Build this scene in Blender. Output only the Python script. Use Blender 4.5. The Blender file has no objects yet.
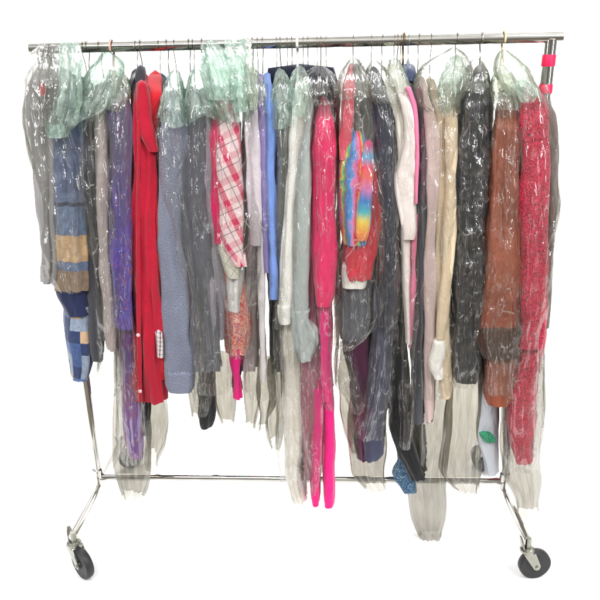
import bpy, math, random
from mathutils import Vector, Matrix, noise
S = bpy.context.scene
C = S.collection
W2 = .75
ZR, ZB = 1.681, .17           # heights of top rail and bottom rail
# ------------------------------------------------------------------ camera
CX, CY, CZ, PI_, YA, RO, FP = 0.0938, -2.1666, 1.6676, 0.35123, -0.03809, -0.012288, 690.
Fw = Vector((math.sin(YA)*math.cos(PI_), math.cos(YA)*math.cos(PI_), -math.sin(PI_)))
R0 = Vector((math.cos(YA), -math.sin(YA), 0)); U0 = R0.cross(Fw)
Rv = R0*math.cos(RO) + U0*math.sin(RO); Uv = U0*math.cos(RO) - R0*math.sin(RO)
cam = bpy.data.cameras.new('camera'); co = bpy.data.objects.new('camera', cam); C.objects.link(co)
M = Matrix((( Rv.x, Uv.x, -Fw.x), (Rv.y, Uv.y, -Fw.y), (Rv.z, Uv.z, -Fw.z))).to_4x4()
M.translation = (CX, CY, CZ); co.matrix_world = M
cam.sensor_width = 36; cam.lens = FP/600*36; cam.clip_end = 200; cam.clip_start = .05
S.camera = co
def P(u, v, y):
    d = Fw + Rv*((u-300)/FP) + Uv*((300-v)/FP)
    t = (y-CY)/d.y
    return Vector((CX+d.x*t, y, CZ+d.z*t))
# ------------------------------------------------------------------ node helpers
class N:
    def __init__(s, name):
        s.m = bpy.data.materials.new(name); s.m.use_nodes = True
        s.t = s.m.node_tree; s.t.nodes.clear()
        s.out = s.add('ShaderNodeOutputMaterial')
    def add(s, typ, **kw):
        n = s.t.nodes.new(typ)
        for k, v in kw.items():
            if k.startswith('i_'): n.inputs[k[2:].replace('_', ' ')].default_value = v
            else: setattr(n, k, v)
        return n
    def ln(s, a, b): s.t.links.new(a, b)
    def uv(s, sx, sy, rot=0, rnd=True):
        tc = s.add('ShaderNodeTexCoord'); mp = s.add('ShaderNodeMapping')
        mp.inputs['Scale'].default_value = (sx, sy, 1); mp.inputs['Rotation'].default_value = (0, 0, rot)
        s.ln(tc.outputs['UV'], mp.inputs['Vector'])
        if not rnd: return mp.outputs[0]
        oi = s.add('ShaderNodeObjectInfo'); cb = s.add('ShaderNodeCombineXYZ'); s.ln(s.math('MULTIPLY', oi.outputs['Random'], 97.3), cb.inputs[0]); s.ln(s.math('MULTIPLY', oi.outputs['Random'], 41.7), cb.inputs[1])
        va = s.add('ShaderNodeVectorMath', operation='ADD'); s.ln(mp.outputs[0], va.inputs[0]); s.ln(cb.outputs[0], va.inputs[1]); return va.outputs[0]
    def noise(s, vec, scale=1, detail=4, rough=.55, typ='FBM', dist=0):
        n = s.add('ShaderNodeTexNoise', noise_type=typ)
        n.inputs['Scale'].default_value = scale; n.inputs['Detail'].default_value = detail
        n.inputs['Roughness'].default_value = rough; n.inputs['Distortion'].default_value = dist
        s.ln(vec, n.inputs['Vector']); return n.outputs[0]
    def ramp(s, fac, stops, interp='LINEAR'):
        r = s.add('ShaderNodeValToRGB'); e = r.color_ramp; e.interpolation = interp
        while len(e.elements) > 1: e.elements.remove(e.elements[-1])
        for i, (p, c) in enumerate(stops):
            if i == 0: x = e.elements[0]; x.position = p
            else: x = e.elements.new(p)
            x.color = (*c, 1) if len(c) == 3 else c
        s.ln(fac, r.inputs[0]); return r.outputs[0]
    def math(s, op, a, b=None, c=None):
        m = s.add('ShaderNodeMath', operation=op)
        for i, x in enumerate((a, b, c)):
            if x is None: continue
            if isinstance(x, (int, float)): m.inputs[i].default_value = x
            else: s.ln(x, m.inputs[i])
        return m.outputs[0]
    def mix(s, f, a, b, mode='MIX'):
        m = s.add('ShaderNodeMix', data_type='RGBA', blend_type=mode)
        for k, x in ((0, f), (6, a), (7, b)):
            if isinstance(x, (int, float)): m.inputs[k].default_value = x
            elif isinstance(x, tuple): m.inputs[k].default_value = (*x, 1)
            else: s.ln(x, m.inputs[k])
        return m.outputs[2]
    def bump(s, h, strength, dist, normal=None):
        b = s.add('ShaderNodeBump'); b.inputs['Strength'].default_value = strength
        b.inputs['Distance'].default_value = dist; s.ln(h, b.inputs['Height'])
        if normal: s.ln(normal, b.inputs['Normal'])
        return b.outputs[0]
def lin(c):
    return tuple(((x/255)/12.92 if x/255 <= .04045 else ((x/255+.055)/1.055)**2.4) for x in c)
# ------------------------------------------------------------------ materials
def cloth(name, col, var=.22, rough=.85, wr=.6, fine=.3, gloss=None, heather=0, colnode=None, fn=None):
    """woven cloth; col is an albedo given as an sRGB triple"""
    n = N(name); b = n.add('ShaderNodeBsdfPrincipled')
    c = lin(col)
    big = n.noise(n.uv(9, 4), 1, 5)
    if fn: base = fn(n)
    else: base = n.mix(1.0, c, (1, 1, 1), 'MULTIPLY')
    if heather:
        h = n.noise(n.uv(780, 360), 1, 2, .6)
        base = n.mix(n.ramp(h, [(.42, (0, 0, 0)), (.58, (1, 1, 1))]), n.mix(heather, base, (.01, .012, .03)), n.mix(heather*.5, base, (.7, .7, .75)))
    f = n.ramp(big, [(.3, (1-var,)*3), (.7, (1+var*.4,)*3)])
    col_o = n.mix(1., base, f, 'MULTIPLY')
    n.ln(col_o, b.inputs['Base Color'])
    b.inputs['Roughness'].default_value = rough if gloss is None else gloss
    if gloss is None:
        b.inputs['Sheen Weight'].default_value = .25; b.inputs['Sheen Roughness'].default_value = .5
        b.inputs['Specular IOR Level'].default_value = .25
    w = n.noise(n.uv(26, 9), 1, 6, .6, dist=.6)
    nb = n.bump(w, wr, .02)
    fi = n.noise(n.uv(900, 900), 1, 1)
    nb = n.bump(fi, fine, .0006, nb)
    n.ln(nb, b.inputs['Normal']); n.ln(b.outputs[0], n.out.inputs[0])
    return n.m
def film(name, tint, milk, fac, sx=24, sy=9, rough=.09, bstr=1.0, refl=1.4, dist=.012, crease_glint=.62):
    n = N(name)
    tr = n.add('ShaderNodeBsdfTransparent'); tr.inputs[0].default_value = (*tint, 1)
    df = n.add('ShaderNodeBsdfDiffuse'); df.inputs[0].default_value = (*milk, 1)
    tl = n.add('ShaderNodeBsdfTranslucent'); tl.inputs[0].default_value = (*milk, 1)
    gl = n.add('ShaderNodeBsdfGlossy'); gl.inputs['Roughness'].default_value = rough; gl.inputs[0].default_value = (1, 1, 1, 1)
    b2 = n.noise(n.uv(sx*1.6, sy*1.9, .3), 1, 2, .6, dist=1.2)
    area_ = n.ramp(n.noise(n.uv(13, 7), 1, 1), [(.40, (0, 0, 0)), (.56, (1, 1, 1))])
    def vor(ax, ay, rot):
        w_ = n.add('ShaderNodeTexNoise'); w_.inputs['Scale'].default_value = 1; w_.inputs['Detail'].default_value = 1; n.ln(n.uv(ax*.7, ay*.7), w_.inputs['Vector'])
        vm = n.add('ShaderNodeVectorMath', operation='MULTIPLY_ADD'); vm.inputs[1].default_value = (.9, .9, 0)
        n.ln(w_.outputs['Color'], vm.inputs[0]); n.ln(n.uv(ax, ay, rot), vm.inputs[2])
        v = n.add('ShaderNodeTexVoronoi', feature='DISTANCE_TO_EDGE', voronoi_dimensions='2D'); v.inputs['Scale'].default_value = 1; n.ln(vm.outputs[0], v.inputs['Vector'])
        return v.outputs['Distance']
    v1, v2 = vor(sx*1.0, sy*.75, .3), vor(sx*2.1, sy*1.3, -.3)
    st_ = n.noise(n.uv(sx*1.3, sy*.16, .04), 1, 2, .5, dist=.3)
    hgt = n.math('ADD', n.math('ADD', n.math('MULTIPLY', v1, .9), n.math('MULTIPLY', v2, .5)), n.math('MULTIPLY', b2, .35))
    hgt = n.math('ADD', n.math('MULTIPLY', hgt, n.math('MULTIPLY_ADD', area_, 1.0, .15)), n.math('MULTIPLY', st_, 1.3))
    nb = n.bump(hgt, bstr, dist)
    for x in (gl, df, tl): n.ln(nb, x.inputs['Normal'])
    m1 = n.add('ShaderNodeMixShader'); m1.inputs[0].default_value = .4
    n.ln(df.outputs[0], m1.inputs[1]); n.ln(tl.outputs[0], m1.inputs[2])
    m2 = n.add('ShaderNodeMixShader')
    # thin pale lines in patches: clouding where creased, and highlights painted into the colour
    def lines(v, wd, sc, th):
        m = n.ramp(n.noise(n.uv(sx*sc, sy*sc*1.3), 1, 1), [(th, (0, 0, 0)), (th+.08, (1, 1, 1))])
        return n.math('MULTIPLY', n.ramp(v, [(0, (1, 1, 1)), (wd, (0, 0, 0))]), m)
    l = n.math('MAXIMUM', lines(v1, .03, 1.6, .52), lines(v2, .05, 2.6, .50))
    q = n.noise(n.uv(sx*2.6, sy*.3, .05), 1, 2, .45, dist=.4)
    l3 = n.ramp(n.math('ABSOLUTE', n.math('SUBTRACT', q, .5)), [(0, (.45, .45, .45)), (.014, (0, 0, 0))])
    l = n.math('MULTIPLY', n.math('MAXIMUM', l, l3), n.math('MULTIPLY', n.math('MULTIPLY_ADD', area_, .8, .2), crease_glint))
    cl = n.ramp(b2, [(.42, (fac*.55,)*3), (.72, (min(1, fac*1.8),)*3)])
    cl = n.math('MAXIMUM', cl, l)
    n.ln(cl, m2.inputs[0]); n.ln(tr.outputs[0], m2.inputs[1]); n.ln(m1.outputs[0], m2.inputs[2])
    fr = n.add('ShaderNodeFresnel'); fr.inputs['IOR'].default_value = 1.5; n.ln(nb, fr.inputs['Normal'])
    ff = n.math('MULTIPLY', fr.outputs[0], refl); ff = n.math('MINIMUM', ff, .12)
    m3 = n.add('ShaderNodeMixShader'); n.ln(ff, m3.inputs[0]); n.ln(m2.outputs[0], m3.inputs[1]); n.ln(gl.outputs[0], m3.inputs[2])
    n.ln(m3.outputs[0], n.out.inputs[0])
    return n.m
def solid(name, col, rough=.5, metal=0, bump=0, scale=40, spec=.5):
    n = N(name); b = n.add('ShaderNodeBsdfPrincipled')
    tc = n.add('ShaderNodeTexCoord')
    ns = n.noise(tc.outputs['Object'], scale, 4)
    c = lin(col)
    n.ln(n.mix(1., c, n.ramp(ns, [(.3, (.82,)*3), (.7, (1.05,)*3)]), 'MULTIPLY'), b.inputs['Base Color'])
    b.inputs['Metallic'].default_value = metal; b.inputs['Specular IOR Level'].default_value = spec
    r = n.math('MULTIPLY_ADD', ns, rough*.6, rough*.7); n.ln(r, b.inputs['Roughness'])
    if bump: n.ln(n.bump(ns, bump, .002), b.inputs['Normal'])
    n.ln(b.outputs[0], n.out.inputs[0]); return n.m
CHROME = solid('chrome', (196, 194, 188), .09, 1, scale=14)
WIRE = solid('hanger_wire_metal', (150, 140, 130), .25, 1)
ZINC = solid('zinc_plate', (160, 160, 150), .3, 1, .2)
RUBBER = solid('tyre_rubber', (34, 33, 35), .55, 0, .3)
HUB = solid('hub_plastic', (30, 29, 29), .4)
WHITEP = solid('white_plastic', (235, 232, 225), .35)
CREAMP = solid('cream_plastic', (222, 205, 160), .35)
BLACKP = solid('black_plastic', (28, 28, 30), .35)
PINKWIRE = solid('copper_wire', (200, 150, 130), .3, .6)
TAPE = solid('pink_tape', (250, 25, 85), .55, 0, .3, 90)
SNAP = solid('snap_pearl', (235, 190, 195), .2)
F_CLR = film('clear_film', (.87, .87, .855), (.66, .66, .64), .03)
F_TAIL = film('loose_film', (.56, .545, .50), (.34, .325, .285), .20, 30, 3.0, .25, .3, .5, crease_glint=.4)
F_GRN = film('green_film', (.80, .875, .83), (.74, .89, .81), .27, 30, 16, .12)
F_PALE = film('pale_film', (.82, .85, .79), (.76, .82, .73), .24, 26, 14, .14)
F_DARK = film('grey_film', (.79, .79, .76), (.6, .62, .56), .11, 30, 18)
# ------------------------------------------------------------------ object helpers
def mesh_obj(name, verts, faces, mat, parent=None, uvs=None, smooth=True):
    if parent is not None:
        o = parent.get('_w'); w = Vector(o) if o else Vector((0, 0, 0))
        verts = [Vector(v)-w for v in verts]
    me = bpy.data.meshes.new(name); me.from_pydata([tuple(v) for v in verts], [], faces)
    if uvs:
        l = me.uv_layers.new(name='UVMap')
        for p in me.polygons:
            for li, vi in zip(p.loop_indices, p.vertices): l.data[li].uv = uvs[vi]
    if smooth: me.polygons.foreach_set('use_smooth', [True]*len(me.polygons))
    me.materials.append(mat)
    ob = bpy.data.objects.new(name, me); C.objects.link(ob)
    if parent is not None: ob.parent = parent
    return ob
def thing(name, label, cat, loc, group=None):
    o = bpy.data.objects.new(name, None); C.objects.link(o); o.location = loc; o.empty_display_size = .05
    o['_w'] = tuple(loc); o['label'] = label; o['category'] = cat
    if group: o['group'] = group
    return o
def sub_w(ob, root): ob['_w'] = tuple(root['_w'])     # so sub-parts land in the same space
def interp(rows, n):
    """rows of equal-length tuples, resampled on the first value and softened"""
    v0, v1 = rows[0][0], rows[-1][0]; out = []
    for i in range(n):
        v = v0+(v1-v0)*i/(n-1); j = 0
        while j < len(rows)-2 and rows[j+1][0] < v: j += 1
        a, b = rows[j], rows[j+1]; t = (v-a[0])/max(1e-6, b[0]-a[0])
        out.append([a[k]+(b[k]-a[k])*t for k in range(len(a))])
    for _ in range(max(2, n//14)):
        c = [r[:] for r in out]
        for i in range(1, n-1):
            for k in range(1, len(out[0])): out[i][k] = (c[i-1][k]+2*c[i][k]+c[i+1][k])/4
    return out
def blunt(rs, f=.5):
    m_ = max(r[2]-r[1] for r in rs[-4:]); o_ = list(rs); r_ = o_[-1]
    if r_[2]-r_[1] < f*m_: mid = (r_[1]+r_[2])/2; o_[-1] = (r_[0], mid-f*m_/2, mid+f*m_/2)
    return o_
def loft(name, rows, mat, parent, yf=-.21, yb=.2, seed=0, fold=.006, lam=.035, crump=.003, csc=14, cz=.5,
         jag=0, slope=True, p=.5, res=.007, close=True, openb=False, drift=1.0, sl=30., ridge=0, vtop=None, lean=0):
    """A hanging shape: closed horizontal sections from the picture-row outline at its own real distance."""
    rnd = random.Random(seed*7+13)
    if not openb and name not in ('chest_mark', 'shoulder_piece') and len(rows) > 2: rows = blunt(rows, .62)
    v0 = rows[0][0] if vtop is None else vtop
    zt = P(rows[0][1], rows[0][0], yf).z; zb = P(rows[-1][1], rows[-1][0], yf).z
    nz = max(6, int((zt-zb)/res)); rr = interp(rows, nz)
    secs = []; hxm = 0
    for r in rr:
        k = 1.
        if slope: k = math.sin(math.pi/2*min(1, max(.03, (r[0]-v0+1.5)/(sl*1.35))))**.8
        f = yf*k if slope else yf; b = yb*k if slope else yb
        l = P(r[1], r[0], f); q = P(r[2], r[0], f)
        hx = max(.004, (q.x-l.x)/2)
        xc = (l.x+q.x)/2; sh = (xc-CX)/(f-CY)*.9
        secs.append((xc+sh*(b-f)/2, (f+b)/2, (l.z+q.z)/2, hx, (b-f)/2, sh)); hxm = max(hxm, hx)
    hy = (yb-yf)/2
    # even spacing round the largest section
    T = 720; pts = []
    for i in range(T+1):
        t = math.pi/2+2*math.pi*i/T; c, s_ = math.cos(t), math.sin(t)
        pts.append((hxm*math.copysign(abs(c)**p, c), hy*math.copysign(abs(s_)**p, s_), t))
    L = [0]
    for i in range(T): L.append(L[-1]+math.hypot(pts[i+1][0]-pts[i][0], pts[i+1][1]-pts[i][1]))
    n = max(14, int(L[-1]/res)); n += n % 2
    ts = []; j = 0
    for i in range(n):
        d = L[-1]*i/n
        while L[j+1] < d: j += 1
        ts.append((pts[j][2], d))
    waves = [(2*math.pi/(lam*rnd.uniform(.7, 1.8)), rnd.uniform(0, 6.28), rnd.uniform(-4, 4)*drift, rnd.uniform(.5, 1)) for _ in range(4)]
    off = Vector((rnd.uniform(-50, 50), rnd.uniform(-50, 50), rnd.uniform(-50, 50)))
    verts, uvs, faces = [], [], []
    for i, (xm, ym, z, hx, hy_, sh) in enumerate(secs):
        fr = i/(nz-1); g = .35+.65*min(1, fr*2.5)
        amp = min(fold, hx*.45)
        q1 = Vector((off.x, off.y, z*7)); wob = noise.noise(q1)*min(.008, hx*.22)
        hx *= 1+.14*noise.noise(Vector((off.y, z*9, off.x)))
        xm += wob
        for t, d in ts:
            c, s_ = math.cos(t), math.sin(t)
            x = xm+hx*math.copysign(abs(c)**p, c); y = ym+hy_*math.copysign(abs(s_)**p, s_)
            nx, ny = c/max(hx, .01), s_/max(hy_, .01); nl = math.hypot(nx, ny); nx /= nl; ny /= nl
            f = sum(a*math.sin(k*d+ph+w*z*3+1.2*math.sin(z*5+ph)) for k, ph, w, a in waves)/2.6*amp*g
            q = Vector((x*csc, y*csc, z*csc*cz))+off
            e = noise.noise(q)+.5*noise.noise(q*2.3)
            if ridge: e += ridge*(1-2*abs(noise.noise(q*1.4+Vector((9, 3, 1)))))
            if ridge: e *= (1-.55*fr) if name == 'film_sleeve' else 1
            if ridge: e *= .35+1.3*max(0, .5+noise.noise(Vector((x*7, d*5, z*3.2))+off))
            f += e*min(crump, hx*.6)
            zz = z
            if jag: 
                w = max(0, (fr-.8)/.2)
                zz += jag*w*(noise.noise(Vector((d*11, 3.3, seed)))+.25*noise.noise(Vector((d*23, 7, seed))))
            verts.append((x+nx*f+sh*(y-ym), y+ny*f, zz)); uvs.append((d-L[-1]/2, z))
    for i in range(nz-1):
        for j in range(n):
            k = (j+1) % n
            faces.append((i*n+j, i*n+k, (i+1)*n+k, (i+1)*n+j))
    if close:     # softly closed top
        xm, ym, z, hx, hy_, sh = secs[0]
        verts.append((xm, ym, z+min(.012, hx*.7))); uvs.append((0, z+.01)); a = len(verts)-1
        for j in range(n): faces.append((a, (j+1) % n, j))
    if not openb:  # turned-in hem: a lip going back up inside
        base = (nz-1)*n; st = len(verts); xm, ym, z, hx, hy_, sh = secs[-1]
        for kx, ky, dz in ((1, 1, 0), (.93, .97, -.001), (.8, .9, .035)):
            for j in range(n):
                v = verts[base+j]; o_ = sh*(v[1]-ym)
                verts.append((xm+o_+(v[0]-xm-o_)*kx, ym+(v[1]-ym)*ky, v[2]+dz)); uvs.append(uvs[base+j])
        for q in range(2):
            for j in range(n):
                k = (j+1) % n; faces.append((st+q*n+j, st+q*n+k, st+(q+1)*n+k, st+(q+1)*n+j))
        faces.append(tuple(st+2*n+j for j in range(n)))
    return mesh_obj(name, verts, faces, mat, parent, uvs)
def tube(path, r, n=14, cap=True):
    """verts, faces of a round tube (r number or list)"""
    path = [Vector(p) for p in path]; V, Fc = [], []
    up = None
    for i, p in enumerate(path):
        a = path[max(0, i-1)]; b = path[min(len(path)-1, i+1)]; d = (b-a).normalized()
        if up is None: up = d.orthogonal().normalized()
        up = (up-d*up.dot(d)).normalized(); w = d.cross(up)
        rr = r[i] if isinstance(r, (list, tuple)) else r
        for j in range(n):
            t = 2*math.pi*j/n; V.append(p+(up*math.cos(t)+w*math.sin(t))*rr)
    for i in range(len(path)-1):
        for j in range(n):
            k = (j+1) % n; Fc.append((i*n+j, i*n+k, (i+1)*n+k, (i+1)*n+j))
    if cap: Fc.append(tuple(range(n-1, -1, -1))); Fc.append(tuple((len(path)-1)*n+j for j in range(n)))
    return V, Fc
def join(*vf):
    V, Fc = [], []
    for v, f in vf:
        o = len(V); V += list(v); Fc += [tuple(i+o for i in q) for q in f]
    return V, Fc
def pipe(p0, p1, ro, ri, n=32):
    """hollow tube with open ends"""
    p0, p1 = Vector(p0), Vector(p1); d = (p1-p0).normalized(); up = d.orthogonal().normalized(); w = d.cross(up); V, Fc = [], []
    L = (p1-p0).length; prof = [(0, ri), (0, ro-.001), (.001, ro), (L-.001, ro), (L, ro-.001), (L, ri), (L-.05, ri), (.05, ri)]
    for a, r in prof:
        for j in range(n):
            t = 2*math.pi*j/n; V.append(p0+d*a+(up*math.cos(t)+w*math.sin(t))*r)
    m = len(prof)
    for i in range(m):
        for j in range(n):
            k = (j+1) % n; i2 = (i+1) % m; Fc.append((i*n+j, i*n+k, i2*n+k, i2*n+j))
    return V, Fc
def autosmooth(o, deg=35):
    bpy.context.view_layer.objects.active = o
    for p in o.data.polygons: p.use_smooth = True
    try: o.data.set_sharp_from_angle(angle=math.radians(deg))
    except Exception: pass
    return o
# ------------------------------------------------------------------ setting: white studio sweep
def sweep():
    V, Fc = [], []; prof = [(-.6, 0.), (0, 0), (2.2, 0)]
    for i in range(1, 17):
        a = math.pi/2*i/16; prof.append((2.2+1.2*math.sin(a), 1.2-1.2*math.cos(a)))
    prof.append((3.4, 3.4))
    for y, z in prof: V += [(-3.4, y, z), (3.4, y, z)]
    for i in range(len(prof)-1): Fc.append((2*i, 2*i+1, 2*i+3, 2*i+2))
    n = N('white_paper'); b = n.add('ShaderNodeBsdfPrincipled'); b.inputs['Base Color'].default_value = (.92, .92, .92, 1); b.inputs['Roughness'].default_value = .9
    b.inputs['Specular IOR Level'].default_value = .1; n.ln(b.outputs[0], n.out.inputs[0])
    o = mesh_obj('backdrop', V, Fc, n.m); o['kind'] = 'structure'
    o = mesh_obj('floor', [(-9, -9, -.004), (9, -9, -.004), (9, 9, -.004), (-9, 9, -.004)], [(0, 1, 2, 3)], solid('grey_floor', (120, 112, 100), .6)); o['kind'] = 'structure'  # unseen darker floor, added for chrome and film to reflect
sweep()
# ------------------------------------------------------------------ rack
rack = thing('clothes_rack', 'chrome rolling garment rack on four casters with two pink tape bands', 'clothes rack', (0, 0, 0))
RA, RB = P(30, 48.6, 0), P(562.5, 37, 0)
def zr(x): return RA.z+(RB.z-RA.z)*(x-RA.x)/(RB.x-RA.x)
autosmooth(mesh_obj('top_rail', *pipe(RA, RB, .0155, .0135), CHROME, rack))
tz = ZB-.035
def leg_end(s): return P(73.5, 538, -.3) if s < 0 else P(528, 545, -.3)
for s in (-1, 1):
    x = s*W2; ZR = zr(x)
    po = mesh_obj('post', *join(tube([(x, 0, tz), (x, 0, ZR-.09)], .0150, 24), tube([(x, 0, ZR-.16), (x, 0, ZR-.005)], .0175, 24)), CHROME, rack); autosmooth(po); sub_w(po, rack)
    autosmooth(mesh_obj('collar', *join(tube([(x, 0, ZB-.002), (x, 0, ZB+.004), (x, 0, ZB+.034), (x, 0, ZB+.038)], [.0155, .0195, .0195, .0155], 24)), CHROME, po))
    e = leg_end(s); e.z = tz+.003
    bk = Vector((x+(x-e.x)*.9, .3, tz+.003)); fx = e.x-x
    bk = Vector((x+fx*.6, .3, tz+.003))
    mid = Vector((x, 0, tz-.012))
    bl = mesh_obj('base_leg', *tube([e, e*.5+mid*.5, mid, bk*.5+mid*.5, bk], .0165, 24), CHROME, rack); autosmooth(bl)
autosmooth(mesh_obj('bottom_rail', *tube([(-W2+.005, 0, ZB), (W2-.005, 0, ZB)], .0135, 24), CHROME, rack))
for z0, z1 in ((ZR-.080, ZR-.047), (ZR-.156, ZR-.130)):
    n_ = 40; V, Fc = tube([(W2, 0, z0), (W2, 0, (z0+z1)/2), (W2, 0, z1)], .0175, n_, False)
    autosmooth(mesh_obj('tape_band', *tube([(W2, 0, z0), (W2, 0, z0+.003), (W2, 0, z1-.003), (W2, 0, z1)], [.0190, .0198, .0196, .0190], n_), TAPE, rack))
def revolve(prof, center, axis, n=40):
    axis = Vector(axis).normalized(); up = axis.orthogonal().normalized(); w = axis.cross(up); V, Fc = [], []
    for a, r in prof:
        for j in range(n):
            t = 2*math.pi*j/n; V.append(Vector(center)+axis*a+(up*math.cos(t)+w*math.sin(t))*r)
    for i in range(len(prof)-1):
        for j in range(n):
            k = (j+1) % n; Fc.append((i*n+j, i*n+k, (i+1)*n+k, (i+1)*n+j))
    Fc.append(tuple(range(n-1, -1, -1))); Fc.append(tuple((len(prof)-1)*n+j for j in range(n)))
    return V, Fc
def plate(pts2, o, ex, ez, en, th):
    V = [o+ex*a+ez*b+en*(th/2) for a, b in pts2]+[o+ex*a+ez*b-en*(th/2) for a, b in pts2]; n = len(pts2)
    Fc = [tuple(range(n)), tuple(range(2*n-1, n-1, -1))]+[(i, i+n, (i+1) % n+n, (i+1) % n) for i in range(n)]
    return V, Fc
def caster(top, ang, trail=.03):
    R = .054; d = Vector((math.cos(ang), math.sin(ang), 0)); n = Vector((-d.y, d.x, 0)); up = Vector((0, 0, 1))
    c = Vector((top.x, top.y, R))+d*trail
    zt = top.z-.022
    V, Fc = join(tube([(top.x, top.y, zt-.012), (top.x, top.y, zt-.012+.004), (top.x, top.y, zt), (top.x, top.y, zt+.003)], [.018, .024, .024, .017], 28),
                 tube([(top.x, top.y, zt), (top.x, top.y, top.z+.02)], .009, 16))
    fk = []
    for s in (-1, 1):
        hz = zt-.008-R
        pts2 = [(-trail-.019, hz), (-trail+.021, hz), (.012, 0.004), (.009, -.009), (0, -.012), (-.009, -.008)]
        fk.append(plate(pts2, c+n*s*.0205, d, up, n, .003))
    ca = mesh_obj('caster', *join((V, Fc), *fk), ZINC, rack); autosmooth(ca); sub_w(ca, rack)
    prof = [(-.013, R-.012), (-.0135, R-.004), (-.010, R-.001), (0, R), (.010, R-.001), (.0135, R-.004), (.013, R-.012)]
    autosmooth(mesh_obj('tyre', *revolve(prof, c, n, 48), RUBBER, ca))
    prof = [(-.017, .006), (-.017, .013), (-.010, .016), (-.009, R-.018), (-.013, R-.0125), (.013, R-.0125), (.009, R-.018), (.010, .016), (.017, .013), (.017, .006)]
    autosmooth(mesh_obj('hub', *revolve(prof, c, n, 40), HUB, ca))
    autosmooth(mesh_obj('axle_bolt', *revolve([(-.026, .004), (-.026, .006), (.026, .006), (.026, .004)], c, n, 6), ZINC, ca))
    # brake tab standing up beside the stem
    o = Vector((top.x, top.y, zt+.004))-d*.016
    V, Fc = plate([(-.012, 0), (.012, 0), (.010, .03), (.006, .048), (-.004, .05), (-.010, .03)], o, n, (up*1-d*.25).normalized(), d, .005)
    autosmooth(mesh_obj('brake_lever', V, Fc, ZINC, ca))
for (x, y, a) in ((-1, 0, -.72), (1, 0, .15)):
    e = leg_end(x); e.z = tz+.003; caster(e, a, .03 if x > 0 else .04)
for s in (-1, 1):
    e = leg_end(s); caster(Vector((s*W2+(e.x-s*W2)*.6, .3, tz+.003)), 2.0 if s > 0 else .7)
# ------------------------------------------------------------------ hangers
def hanger(u, label, mat=WIRE, r=.0016, neck=77, side=1, frame=.185, drop=.085, group='wire hangers on the rail', base=None, tilt=0):
    x = P(u, 60, 0).x+.0; zn = P(u, neck, 0).z
    root = thing('hanger', label, 'hanger', (x, 0, zn), group)
    ZR = zr(x); R = .0175+r; pts = []
    for i in range(15):
        a = math.radians(-35+ (215)*i/14)
        pts.append((x+tilt*(i/14-.5)*.3, -R*math.cos(a)*side, ZR+R*math.sin(a)))
    pts.append((x, R*side*.8, ZR-.022)); pts.append((x, R*side*.3, ZR-.036)); pts.append((x, 0, ZR-.048)); pts.append((x+tilt, 0, zn))
    mesh_obj('hook', *tube(pts, r, 8), mat, root)
    x += tilt; fr = []
    rr = max(r, .0018) if mat in (WIRE, PINKWIRE) else .005
    a = [(x, 0, zn), (x, -.03, zn-.008), (x, -frame*.6, zn-drop*.55), (x, -frame, zn-drop), (x, -frame+.012, zn-drop-.012), (x, 0, zn-drop-.016),
         (x, frame-.012, zn-drop-.012), (x, frame, zn-drop), (x, frame*.6, zn-drop*.55), (x, .03, zn-.008), (x, 0, zn)]
    shx = (x-CX)/(0-CY)*.9
    a = [(p_[0]+shx*p_[1], p_[1], p_[2]) for p_ in a]
    mesh_obj('frame', *tube(a, rr, 8), mat if base is None else base, root)
    return root
# ------------------------------------------------------------------ garments and bags
SEED = [0]
def sd(): SEED[0] += 1; return SEED[0]
def base_of(rows, y=0):
    r = rows[len(rows)//2]; a = P((rows[0][1]+rows[0][2])/2, rows[0][0], 0); b = P(r[1], rows[-1][0], -.1)
    return Vector((a.x, 0, b.z))
def garment(name, label, cat, mat, rows, yf=-.205, sleeve=True, body=None, group=None, fold=.009, crump=.006, cuff=None, bk=.19, **kw):
    root = thing(name, label, cat, base_of(rows), group)
    if sleeve:
        sl = loft('sleeve', rows, mat, root, yf=yf, yb=yf+.09, seed=sd(), fold=fold, crump=crump, slope=kw.pop('slope', True), vtop=kw.pop('vtop', rows[0][0]), p=.42, **kw)
        b = body or [(r[0], r[1]+(r[2]-r[1])*.12, r[2]-(r[2]-r[1])*.12) for r in rows]
        vt = b[0][0]
        loft('body', b, mat, root, yf=yf+.095, yb=bk, seed=sd(), fold=fold, crump=crump, p=.55, res=.009)
    else:
        loft('body', body or rows, mat, root, yf=yf, yb=bk, seed=sd(), fold=fold, crump=crump, p=.55, **kw)
    return root
def bag(label, rows, mat=None, yf=-.235, yb=.21, top=None, topmat=None, jag=.012, crump=.004, fold=.005, csc=16, cz=.6, group='plastic garment bags', tails=(), name='garment_bag', slope=True, yt=None, sl=30., **kw):
    mat = mat or F_CLR
    rows = blunt(rows)
    root = thing(name, label, 'garment bag', base_of(rows), group)
    vt = top[0][0] if top else rows[0][0]
    if top:
        loft('bag_shoulder', top, topmat or F_GRN, root, yf=(yt or yf)-.004, yb=yb+.004, seed=sd(), fold=.006, lam=.022, crump=.0045, csc=26, cz=.6, openb=True, vtop=vt, ridge=.8, res=.006, jag=.03, sl=sl, slope=slope)
    loft('film_sleeve', rows, mat, root, yf=yf, yb=yb, seed=sd(), fold=fold, crump=crump, csc=csc, cz=cz, openb=True, jag=jag, vtop=vt if slope else None,
         slope=slope, ridge=.7, res=.0065, close=not top, sl=sl, p=.6, **kw)
    for (trows, tyf, tyb) in tails:
        trows = blunt(trows)
        trows = [(trows[0][0]-34, trows[0][1]+2, trows[0][2]-2)]+trows; tyf = -.125; tyb = -.075
        loft('bag_tail', trows, F_TAIL, root, yf=tyf, yb=tyb, seed=sd(), fold=.007, crump=.003, csc=18, cz=.2, openb=True, jag=.012, slope=False, ridge=.4, close=False, p=.5)
    return root
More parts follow.
